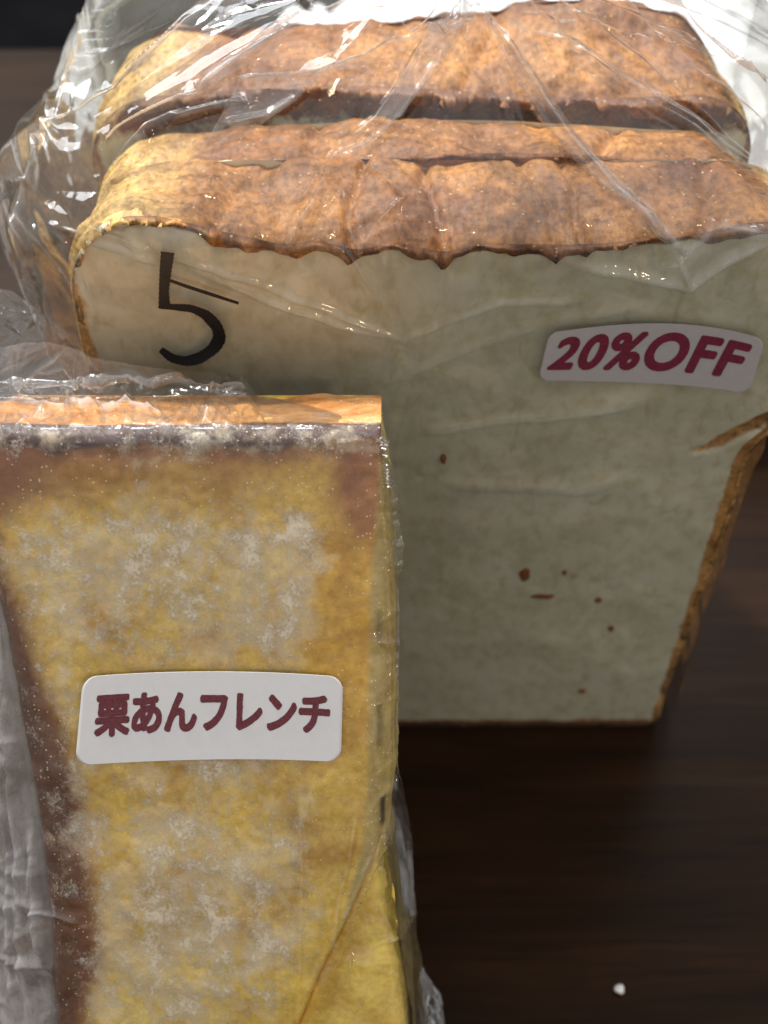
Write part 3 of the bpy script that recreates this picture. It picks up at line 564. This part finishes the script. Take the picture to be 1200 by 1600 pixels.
def sticker(name, L, parent, place, corner, asp, thick, textspec, ink):
    """rounded paper sticker; (a,b) in 0..1 mapped to the place it is stuck on"""
    nu, nv = 90, 36; a = np.linspace(0, 1, nu)[None, :].repeat(nv, 0); b = np.linspace(0, 1, nv)[:, None].repeat(nu, 1)
    # rounded corners: squeeze a-range per row
    yb = np.minimum(b, 1-b)*1.0; r = corner; ins = np.where(yb < r, r-np.sqrt(np.clip(r*r-(r-yb)**2, 0, None)), 0)/asp
    bb = np.sin((b-0.5)*math.pi)/2+0.5; yb = np.minimum(bb, 1-bb); ins = np.where(yb < r, r-np.sqrt(np.clip(r*r-(r-yb)**2, 0, None)), 0)/asp
    aa = ins+(1-2*ins)*a; px, py = lab_px(L, aa, bb); P = place(px, py, thick); Q = place(px, py, 0.00002)
    n = nu*nv; V = np.concatenate([P.reshape(-1, 3), Q.reshape(-1, 3)])
    e = np.concatenate([np.arange(nu), np.arange(1, nv)*nu+nu-1, (nv-1)*nu+np.arange(nu-2, -1, -1), np.arange(nv-2, 0, -1)*nu]); e2 = np.roll(e, -1)
    fc = np.concatenate([grid_faces(nv, nu), grid_faces(nv, nu, off=n)[:, ::-1], np.stack([e2, e, e+n, e2+n], -1)])
    st = mesh_obj(name, V, fc, PAPER if name == 'name_sticker' else PAPER_SHADED, parent)
    for (body, x0, x1, y0, y1, shear, off, rough) in textspec:
        c = bpy.data.curves.new('txt', 'FONT'); c.body = body; c.size = 1; c.offset = 0; c.resolution_u = 6; c.space_character = 1.11 if '%' in body else 0.97
        o = bpy.data.objects.new('txt', c); COL.objects.link(o); bpy.context.view_layer.update()
        me = bpy.data.meshes.new_from_object(o.evaluated_get(bpy.context.evaluated_depsgraph_get()))
        bpy.data.objects.remove(o)
        import bmesh
        bm = bmesh.new(); bm.from_mesh(me); bmesh.ops.triangulate(bm, faces=bm.faces[:])
        for _ in range(3):
            ed = [e_ for e_ in bm.edges if e_.calc_length() > 0.10]
            if ed: bmesh.ops.subdivide_edges(bm, edges=ed, cuts=1); bmesh.ops.triangulate(bm, faces=bm.faces[:])
        co = np.array([v.co[:] for v in bm.verts]); fc = np.array([[v_.index for v_ in f.verts] for f in bm.faces]); bm.free()
        co[:, 0] += shear*co[:, 1]; mn, mx = co.min(0)-off, co.max(0)+off; VV = []; FF = []
        for k_ in range(11):                              # bold: the glyph printed over itself
            g_ = co.copy()
            if k_: g_[:, 0] += off*math.cos(k_*math.pi/5); g_[:, 1] += off*math.sin(k_*math.pi/5)
            u = (g_[:, 0]-mn[0])/(mx[0]-mn[0]); v = (g_[:, 1]-mn[1])/(mx[1]-mn[1])
            if rough:
                q = np.stack([u*asp*14, v*14, 0*u], -1); u = u+rough*vnoise(q, 3.1, 2)/asp; v = v+rough*vnoise(q, 3.3, 4)
            px, py = lab_px(L, x0+(x1-x0)*u, y0+(y1-y0)*v); VV.append(place(px, py, thick+0.00004+k_*0.000003)); FF.append(fc+k_*len(co))
        mesh_obj('lettering', np.vstack(VV), np.vstack(FF), ink, st, smooth=False)
    return st
def place20(px, py, h): return on_y(px, py, FILM_Y+0.0001-0.00035-h)
sticker('price_sticker', LABEL20, BAG, place20, 0.19, 4.1, 0.0001, [('20%OFF', 0.03, 0.955, 0.20, 0.86, 0.22, 0.042, 0.0)], INK_R)

def ribbon(poly, wid, y, name_):
    p = np.array(poly, float); w = np.array(wid, float); k = np.r_[0, np.cumsum(np.hypot(*np.diff(p, axis=0).T))]; s = np.linspace(0, k[-1], 90)
    # catmull via cubic smoothing
    x = np.interp(s, k, p[:, 0]); yv = np.interp(s, k, p[:, 1]); ww = np.interp(s, k, w)
    ker = np.hanning(11); ker /= ker.sum(); sm = lambda a: np.convolve(np.r_[[a[0]]*5+np.arange(-5, 0)*(a[1]-a[0]), a, a[-1]+np.arange(1, 6)*(a[-1]-a[-2])], ker, 'valid')
    x, yv = sm(x), sm(yv); ww = 1.12*ww*(1+0.06*np.sin(s*0.9)+0.05*np.sin(s*2.3)); dx, dy = np.gradient(x), np.gradient(yv); l = np.hypot(dx, dy); nx, ny = -dy/l, dx/l
    G = []
    for t in (-1, -0.5, 0, 0.5, 1): G.append(on_y(x+nx*ww*t/2, yv+ny*ww*t/2, y))
    return np.stack(G)
def five():
    V, Fc, off = [], [], 0
    yb = FILM_Y-0.0005
    for i, (poly, wid) in enumerate([([(262, 394), (259, 420), (256, 455), (257, 482)], [19, 17, 14, 17]),
                      ([(252, 478), (275, 480), (300, 482), (322, 492), (339, 510), (344, 528), (334, 545), (312, 560), (290, 565), (268, 560), (251, 546)], [9, 9, 11, 14, 17, 18, 17, 16, 14, 12, 9]),
                      ([(254, 434), (290, 447), (330, 460), (373, 474)], [4, 5, 5, 4])]):
        G = ribbon(poly, wid, yb-0.00002*i, i); V.append(G.reshape(-1, 3)); Fc.append(grid_faces(5, 90, off=off)); off += G.shape[0]*G.shape[1]
    V = np.vstack(V); Fc = np.vstack(Fc); n = len(V)
    mesh_obj('handwritten_five', np.vstack([V, V+np.array([0, 0.00001, 0])]), np.vstack([Fc, Fc[:, ::-1]+n]), MARKER, BAG)
five()

# ------------------------------------------------------------------ french toast slab leaning back on the loaf
LEAN = math.radians(35); SU = np.array([0, math.sin(LEAN), math.cos(LEAN)]); SN = np.array([0, -math.cos(LEAN), math.sin(LEAN)]); SP = np.array([0, 0.105, 0.118])
def slab_at(px, py, h): return on_plane(px, py, SP+SN*0, SN) + np.asarray(h)[..., None]*SN
right_edge = [(660, 596), (700, 598), (760, 604), (860, 613), (1000, 619), (1200, 618), (1290, 611), (1330, 601), (1400, 608), (1480, 622), (1540, 632), (1610, 643), (2200, 690)]
face_edge = [(660, 592), (720, 588), (800, 583), (900, 572), (1100, 568), (1250, 566), (1320, 560), (1400, 538), (1500, 505), (1620, 470), (2200, 400)]
left_edge = [(660, -70), (850, -40), (980, -4), (1040, 6), (1250, 46), (1450, 72), (1600, 78), (2200, 100)]
brown_edge = [(660, -30), (880, -6), (950, 22), (1040, 58), (1140, 90), (1250, 118), (1400, 142), (1500, 146), (1600, 134), (2200, 140)]
def toast():
    t = thing('french_toast', 'golden custard-soaked french toast dusted with powdered sugar, leaning on the loaf in its own bag', 'french toast', (-0.02, 0.03, 0))
    top0 = 668
    py = np.r_[np.linspace(top0, 1640, 520), np.linspace(1646, 2130, 60)]; Cn = 420; a = np.linspace(0, 1, Cn)
    a = 0.5-0.5*np.cos(a*math.pi)*(1) if False else a
    PY = py[:, None].repeat(Cn, 1); Lx = curve(left_edge, py)[:, None]; Rx = curve(right_edge, py)[:, None]
    wv = 3.0*np.interp(py, np.linspace(600, 2200, 60), np.random.RandomState(3).randn(60))[:, None]
    PX = (Lx+wv)+(Rx+0.4*wv-Lx-wv)*a[None, :]
    P0 = slab_at(PX, PY, np.zeros_like(PX)); FE = curve(face_edge, PY)
    dR = (Rx-PX); dL = PX-Lx; dT = PY-top0
    h = -0.0065*(1-np.sqrt(np.clip(1-(np.clip((PX-FE), 0, None)/np.maximum(Rx-FE+14, 10))**2, 0, 1)))
    h -= 0.004*(1-np.sqrt(np.clip(1-(1-np.clip(dL/45, 0, 1))**2, 0, 1)))
    h -= 0.0018*(1-np.clip(dT/26, 0, 1))**2
    global BODY_H
    BODY_H = None
    # pocket slit on the lower right: the back half shows yellow
    slit, par = seg_dist(PX, PY, [(598, 1318), (570, 1385), (540, 1450), (500, 1530), (455, 1640), (430, 1760)])
    below = soft_poly(PX, PY, [(598, 1316), (570, 1385), (540, 1450), (500, 1530), (455, 1640), (430, 1760), (900, 1760), (900, 1316)], 3)
    h = np.where(below > 0, h*(1-below)+below*(-0.0035-0.0035*np.clip((PX-(Rx-22))/22, 0, 1)**2), h); h -= 0.0012*np.exp(-(slit/4)**2)
    h += 0.0005*fbm(P0, 60, 3, 31)+0.00035*fbm(P0, 190, 3, 33)-0.0004*np.abs(fbm(P0, 120, 3, 36))*sstep(60, 20, dL-40)
    Fr = P0+h[..., None]*SN; BODY_H = (py, Lx[:, 0]+wv[:, 0], Rx[:, 0]+0.4*wv[:, 0], h)
    Fr[..., 2] = np.maximum(Fr[..., 2], 0.001)
    rows_top = []
    # colours, upper part to the photo's layout
    amber = np.array([0.56, 0.32, 0.055]); yel = np.array([0.80, 0.53, 0.105]); bright = np.array([0.92, 0.66, 0.12]); brown = np.array([0.130, 0.051, 0.023]); dark = np.array([0.066, 0.025, 0.021]); ora = np.array([0.76, 0.42, 0.035])
    red = np.array([0.27, 0.09, 0.030])
    n1 = fbm(P0, 60, 4, 41); n2 = fbm(P0, 170, 4, 43); M = lambda x: x[..., None]
    T = yel*M(1+0.15*n1)
    w = sstep(880, 700, PY+110*n1); T = T*(1-M(w))+amber*M(w)
    w = sstep(1450, 1640, PY+60*n1)*0.7; T = T*(1-M(w))+bright*M(w)
    w = sstep(440, 540, PX+60*n1)*sstep(760, 860, PY)*sstep(1230, 1050, PY)*0.8; T = T*(1-M(w))+ora*M(w)
    w = np.clip(np.exp(-(((PX-565)/40)**2+((PY-755)/75)**2))*1.2+0.5*np.exp(-(((PX-575)/25)**2+((PY-820)/40)**2)), 0, 0.85)*sstep(-0.6, 0.1, n2+0.3); T = T*(1-M(w))+red*1.3*M(w)
    w = np.clip(sstep(1.0, 0.2, np.hypot((PX+20)/150, (PY-700)/190)+0.4*n1), 0, 1)*0.9; T = T*(1-M(w))+red*0.75*M(w); w = sstep(800, 715, PY+70*n1+45*n2+0.12*(PX-200))*0.55*(0.7+0.6*n2); T = T*(1-M(w))+red*1.3*M(w)
    olive = np.array([0.50, 0.40, 0.15]); w = sstep(0, 14, PX-FE)*(1-below)*0.8; T = T*(1-M(w))+olive*M(w)
    T = T*(1-M(below))+bright*M(below)*M(1+0.12*n1)
    be = curve(brown_edge, PY)+14*n2+10*n1; w = sstep(22, -18, PX-be); rim = np.exp(-((PX-be)/24)**2); T = T*(1-M(w))+(brown*(1+0.5*M(n2)))*M(w); T = T*(1-0.5*M(rim))+red*0.5*M(rim)
    w = sstep(48, 26, dT+26*n2+16*n1); T = T*(1-M(w))+dark*M(w); w = sstep(64, 40, dT+20*n2)*(1-w)*0.7; T = T*(1-M(w))+red*M(w)
    edgeb = sstep(7, 2, dR+4*n2)*sstep(1480, 1520, PY); T = T*(1-M(edgeb))+dark*0.6*M(edgeb)
    spk = np.clip(np.exp(-((PX-598)/5)**2)*sstep(1210, 1230, PY)*sstep(1305, 1285, PY)*(n2 > 0)*1.0, 0, 1)+0.5*np.exp(-((PX-592)/6)**2)*sstep(930, 980, PY)*(n2 > 0.12)*sstep(1200, 1150, PY); T = T*(1-M(np.clip(spk, 0, .9)))+dark*0.4*M(np.clip(spk, 0, .9))
    S = 0.24+0.6*n1+0.55*np.exp(-(((PX-330)/190)**2+((PY-880)/130)**2))+0.60*np.exp(-(((PX-330)/170)**2+((PY-1380)/190)**2))+0.3*np.exp(-(((PX-230)/90)**2+((PY-1540)/90)**2))+0.35*np.exp(-(((PX-120)/90)**2+((PY-860)/110)**2))
    S = S-0.35*sstep(860, 760, PY)*sstep(715, 740, PY)+0.12*sstep(735, 705, PY)*sstep(668, 690, PY)+0.15*sstep(200, 40, PX)*sstep(860, 740, PY)
    S = S-0.5*sstep(470, 540, PX)*sstep(780, 850, PY)-0.8*below-0.25*sstep(10, -30, PX-be)-0.25*sstep(520, 600, PX)
    S = S-0.2*sstep(698, 712, PY)*sstep(760, 735, PY)
    S = np.clip(S*0.85-0.02+0.22*fbm(P0, 260, 3, 77), -0.3, 0.62)
    # skirt all round, going back by the slab's thickness
    TH = 0.0215; R = len(py)
    def skirt(edge, tone, sug, K, amp, seed, th=TH):
        rows = [edge]
        for k in range(1, K+1):
            f = k/K; P = edge-SN*(th*f); b = amp*fbm(P, 110, 3, seed)+0.0004*fbm(P, 380, 3, seed+1); 
            rows.append(P+b[..., None]*0+0)
            rows[-1] = rows[-1]+tone[1]*b[..., None]*min(1, f*8)
            rows[-1][..., 2] = np.maximum(rows[-1][..., 2], 0.0008)
        return np.stack(rows)
    top = skirt(Fr[0], (None, SU), None, 60, 0.0009, 51); lef = skirt(Fr[:, 0], (None, np.array([-1., 0, 0])), None, 30, 0.001, 53); rig = skirt(Fr[:, -1], (None, np.array([1., 0, 0])), None, 30, 0.0006, 55)
    fc = grid_faces(R, Cn)[:, ::-1]; ri = np.repeat(np.arange(R-1), Cn-1)
    # top crust tone
    n3 = fbm(top, 200, 4, 61); topT = np.array([0.74, 0.36, 0.13])*(1+0.5*n3[..., None]); kk = np.linspace(0, 1, top.shape[0])[:, None]; wd = sstep(0.10, 0.0, kk+0.05*n3)[..., None]; topT = topT*(1-wd)+dark*1.2*wd
    topS = 0.02+0.4*fbm(top, 90, 3, 63)+0.2*sstep(0.5, 0.1, kk)
    mesh_obj('top_crust', top, grid_faces(top.shape[0], Cn), TOAST, t, attrs=dict(sugar=topS), cols=dict(tone=topT))
    n4 = fbm(lef, 120, 3, 65); mesh_obj('side_crust', lef, grid_faces(lef.shape[0], R)[:, ::-1], TOAST, t, attrs=dict(sugar=0.1+0*n4), cols=dict(tone=brown*(1.3+0.6*n4[..., None])))
    n5 = fbm(rig, 120, 3, 67); mesh_obj('cut_side', rig, grid_faces(rig.shape[0], R), TOAST, t, attrs=dict(sugar=-0.2+0*n5), cols=dict(tone=olive*1.2*(1+0.3*n5[..., None])))
    wb = (curve(brown_edge, PY)-PX > 0).ravel(); fcb = wb[fc].sum(1) >= 3; fbel = (below.ravel()[fc] > 0.5).sum(1) >= 3
    mesh_obj('custard_face', Fr, fc[~fcb & ~fbel], TOAST, t, attrs=dict(sugar=S), cols=dict(tone=T))
    mesh_obj('browned_edge', Fr, fc[fcb & ~fbel], TOAST, t, attrs=dict(sugar=S), cols=dict(tone=T))
    mesh_obj('split_inside', Fr, fc[fbel], TOAST, t, attrs=dict(sugar=S), cols=dict(tone=T))
    bk = np.stack([Fr[::8, ::8][..., 0], (Fr-SN*TH)[::8, ::8][..., 1], np.maximum((Fr-SN*TH)[::8, ::8][..., 2], 0.0008)], -1)
    mesh_obj('back_face', bk, grid_faces(bk.shape[0], bk.shape[1]), TOAST, t, attrs=dict(sugar=np.zeros(bk.shape[:2])), cols=dict(tone=np.broadcast_to(yel, bk.shape)))
    return t
TST = toast()

toast_creases = [
    ([(0, 632), (60, 640), (130, 645), (200, 640), (260, 655)], 8, 0.0014, 0.7), ([(0, 600), (100, 590), (200, 600), (330, 618), (480, 608)], 9, 0.0016, 0.35), ([(20, 600), (60, 570), (100, 545)], 7, 0.0015, 0.4),
    ([(150, 585), (200, 580), (245, 595), (300, 610)], 7, 0.0014, 0.45), ([(95, 640), (130, 600), (100, 570), (60, 575)], 5, 0.0008, 0.3), ([(0, 690), (40, 660), (75, 640)], 5, 0.0008, 0.3), ([(100, 610), (110, 640), (190, 655)], 4, 0.0006, 0.2),
    ([(530, 590), (570, 610), (590, 660), (597, 690)], 5, 0.0012, 0.35), ([(585, 600), (598, 640), (598, 690), (612, 780), (620, 900)], 6, 0.0010, 0.10),
    ([(556, 1280), (545, 1345), (530, 1400), (515, 1500)], 7, 0.0010, 0.16), ([(610, 1290), (575, 1360), (530, 1470), (490, 1560)], 8, 0.0010, 0.10), ([(618, 1290), (632, 1330), (637, 1390), (640, 1430), (625, 1462), (590, 1478)], 4, 0.0012, 0.10),
    ([(548, 1490), (540, 1550)], 4, 0.0008, 0.15), ([(585, 1340), (596, 1360), (600, 1390)], 3, 0.0006, 0.1), ([(470, 1250), (470, 1420), (465, 1600)], 5, 0.0004, 0.04), ([(430, 1300), (435, 1600)], 4, 0.0003, 0.04),
    ([(5, 1040), (20, 1200), (35, 1400), (45, 1600)], 8, 0.0012, 0.3), ([(50, 1300), (60, 1400), (72, 1500)], 7, 0.0012, 0.3), ([(0, 1180), (12, 1300), (18, 1450), (30, 1600)], 6, 0.0010, 0.3), ([(55, 1420), (90, 1430), (120, 1440)], 4, 0.0007, 0.2),
    ([(0, 455), (70, 490), (60, 540)], 4, 0.0007, 0.12), ([(35, 530), (75, 480), (95, 450)], 3, 0.0006, 0.10), ([(0, 490), (40, 520)], 3, 0.0005, 0.1),
]
def toast_bag():
    t = thing('toast_bag', 'clear crinkled plastic bag around the french toast, white name sticker on its front', 'plastic bag', (-0.02, 0.03, 0))
    py = np.r_[np.linspace(440, 760, 260), np.linspace(761.5, 1640, 420), np.linspace(1650, 2120, 40)]
    sil_r = [(440, 350), (560, 420), (590, 560), (600, 592), (640, 602), (690, 606), (760, 621), (1000, 624), (1200, 621), (1240, 632), (1300, 642), (1400, 648), (1500, 654), (1600, 664), (2120, 720)]
    Cn = 480; a = np.linspace(0, 1, Cn); PY = py[:, None].repeat(Cn, 1); Rx = curve(sil_r, py)[:, None]; Lx = -130+0*Rx
    PX = Lx+(Rx-Lx)*a[None, :]
    sil_t = curve([(-140, 552), (0, 545), (60, 532), (100, 538), (160, 562), (250, 575), (400, 588), (580, 602), (640, 604)], PX)
    # remap rows so that the first row follows the top outline
    PY = np.where(PY < 760, sil_t+(760-sil_t)*((PY-440)/320.0), PY)
    lx = curve(left_edge, PY); rx = curve(right_edge, PY)
    base = slab_at(PX, PY, np.full(PX.shape, 0.0006))
    dep = (base-CAM) @ FW
    # behind the top edge the film runs back over the crust to the loaf
    loafd = (on_y(PX, PY, FILM_Y-0.0035)-CAM) @ FW
    f = sstep(682, 612, PY); f2 = sstep(672, 660, PY); back = 0.0205*np.clip((670-PY)/46, 0, 1)
    dep2 = np.minimum(dep+back-0.0026*f2, np.maximum(loafd-0.004, 0)*f+(1-f)*9); rz = sstep(624, 594, PY); dep2 = dep2*(1-rz)+np.minimum(dep+0.034, loafd-0.004)*rz
    lift = -0.0008*np.exp(-((PY-640)/22)**2)
    dep2 = dep2+lift*f
    side = np.clip((PX-(rx-8))/30, 0, 1.6); dep2 = dep2+0.016*side**1.3*sstep(640, 720, PY)
    sl = np.clip(((lx+6)-PX)/60, 0, 1.5); dep2 = dep2+0.010*sl*sstep(700, 800, PY)
    fe = curve(face_edge, PY); dep2 = dep2+0.0022*sstep(0, 40, PX-fe)*sstep(640, 720, PY)
    bpy_, bl, br, bh = BODY_H; iy = np.clip(np.interp(PY, bpy_, np.arange(len(bpy_))), 0, len(bpy_)-1); LL = np.interp(PY, bpy_, bl); RR = np.interp(PY, bpy_, br)
    ua = (PX-LL)/(RR-LL); inside = (ua >= -0.01) & (ua <= 1.01) & (PY > 668); ic = np.clip(ua, 0, 1)*(bh.shape[1]-1); y0i = iy.astype(int); y1i = np.minimum(y0i+1, bh.shape[0]-1); x0i = ic.astype(int)
    hB = (bh[y0i, x0i]*(1-(iy-y0i))+bh[y1i, x0i]*(iy-y0i))+0.0006
    P = CAM+ray(PX, PY)*dep2[..., None]; hp = ((P-SP)*SN).sum(-1); need = np.where(inside, np.maximum(hB-hp, 0), 0)
    for _ in range(2): need = np.maximum(need, 0.5*(np.roll(need, 1, 1)+np.roll(need, -1, 1)))
    dep2 = dep2-need/np.abs((ray(PX, PY)*SN).sum(-1)); P = CAM+ray(PX, PY)*dep2[..., None]
    N = grid_normals(P); s_ = np.sign(((CAM-P)*N).sum(-1, keepdims=True)); N = N*np.where(s_ == 0, 1, s_)
    calm = 1-soft_poly(PX, PY, quad_of(LABELFR), 12)
    h, hz = relief(P, N, toast_creases, np.ones(PX.shape, bool), np.ones(PX.shape))
    up = sstep(700, 650, PY); U, V = PX*1e-4, PY*1e-4
    h += random_tents(U, V, 260, 5, 0.001, 0.006, 0.0004, 0.0016, 0.0009, (-0.013, 0.065, 0.052, 0.068))*up
    lf = sstep(20, -10, PX-lx)*sstep(820, 900, PY); h += random_tents(U, V, 60, 6, 0.003, 0.015, 0.0008, 0.003, 0.0009, (-0.014, 0.012, 0.09, 0.17))*lf
    rt = sstep(0, 30, PX-fe)*sstep(700, 760, PY); h += random_tents(U, V, 90, 8, 0.002, 0.014, 0.0005, 0.002, 0.0005, (0.05, 0.068, 0.07, 0.165))*rt
    h += 0.00012*fbm(P, 70, 2, 3)*(1+0*up)+random_tents(U, V, 60, 9, 0.005, 0.02, 0.001, 0.004, 0.00018, (0.0, 0.055, 0.075, 0.165))
    h = np.maximum(h*calm, -0.0002)
    P = P+N*h[..., None]
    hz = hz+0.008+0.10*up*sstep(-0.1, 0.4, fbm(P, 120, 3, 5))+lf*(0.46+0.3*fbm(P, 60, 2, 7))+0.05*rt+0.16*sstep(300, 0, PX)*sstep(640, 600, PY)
    P[..., 2] = np.maximum(P[..., 2], 0.0006)
    mesh_obj('front_film', P, grid_faces(len(py), Cn)[:, ::-1], FILM, t, attrs=dict(haze=hz*calm))
    # back film: from behind the slab to the table, with a loose corner at the foot and one beside the loaf
    e = np.stack([P[::6, 0], P[::6, -1]], 1); a = np.linspace(0, 1, 80)[None, :, None]
    B = e[:, :1]*(1-a)+e[:, 1:]*a; bulge = np.sin(np.linspace(0, math.pi, 80))[None, :, None]**0.35; B = B-SN*0.0250*bulge
    wrk = 0.0015*fbm(B, 50, 3, 9)[..., None]*bulge; B = B-SN*np.abs(wrk); B[..., 2] = np.maximum(B[..., 2], 0.0005); B[..., 1] = np.minimum(B[..., 1], FILM_Y-0.0012)
    mesh_obj('back_film', B, grid_faces(B.shape[0], 80), FILM, t, attrs=dict(haze=np.full(B.shape[:2], 0.05)))
    # loose corners of the bag
    def flap(poly_px, z_of, seed, haze):
        p = np.array(poly_px, float); G = np.linspace(0, 1, 60); U_, V_ = np.meshgrid(G, G)
        q = (p[0]*(1-U_)[..., None]+p[1]*U_[..., None])*(1-V_)[..., None]+(p[3]*(1-U_)[..., None]+p[2]*U_[..., None])*V_[..., None]
        q[..., 0] += 6*fbm(np.stack([U_, V_, 0*U_], -1), 3, 2, seed)*np.sin(U_*3.14); q[..., 1] += 6*fbm(np.stack([U_, V_, 0*U_+3], -1), 3, 2, seed)*np.sin(V_*3.14)
        P_ = z_of(q[..., 0], q[..., 1]); Nn = grid_normals(P_); hh = random_tents(U_, V_, 24, seed, 0.2, 0.8, 0.04, 0.2, 0.0012, (0, 1, 0, 1))
        P_ = P_+Nn*hh[..., None]; mesh_obj('loose_corner', P_, grid_faces(60, 60), FILM, t, attrs=dict(haze=np.full(U_.shape, haze)))
    flap([(-60, 440), (20, 455), (112, 525), (-60, 600)], lambda x, y: on_plane(x, y, (0, 0.140, 0.08), (0.2, -0.9, 0.4)), 3, 0.14)
    flap([(655, 1500), (690, 1555), (698, 1640), (650, 1640)], lambda x, y: on_plane(x, y, (0.004, 0.06, 0.012), (0.15, -0.4, 0.9)), 4, 0.22)
    # sticker
    def placef(px, py, h): return slab_at(px, py, np.full(np.shape(px), 0.00085+0.0001+0.0)+h)
    sticker('name_sticker', LABELFR, t, placef, 0.16, 2.95, 0.00014, [('栗あんフレンチ', 0.058, 0.955, 0.30, 0.785, 0.0, 0.048, 0.006)], INK_B)
    return t
toast_bag()
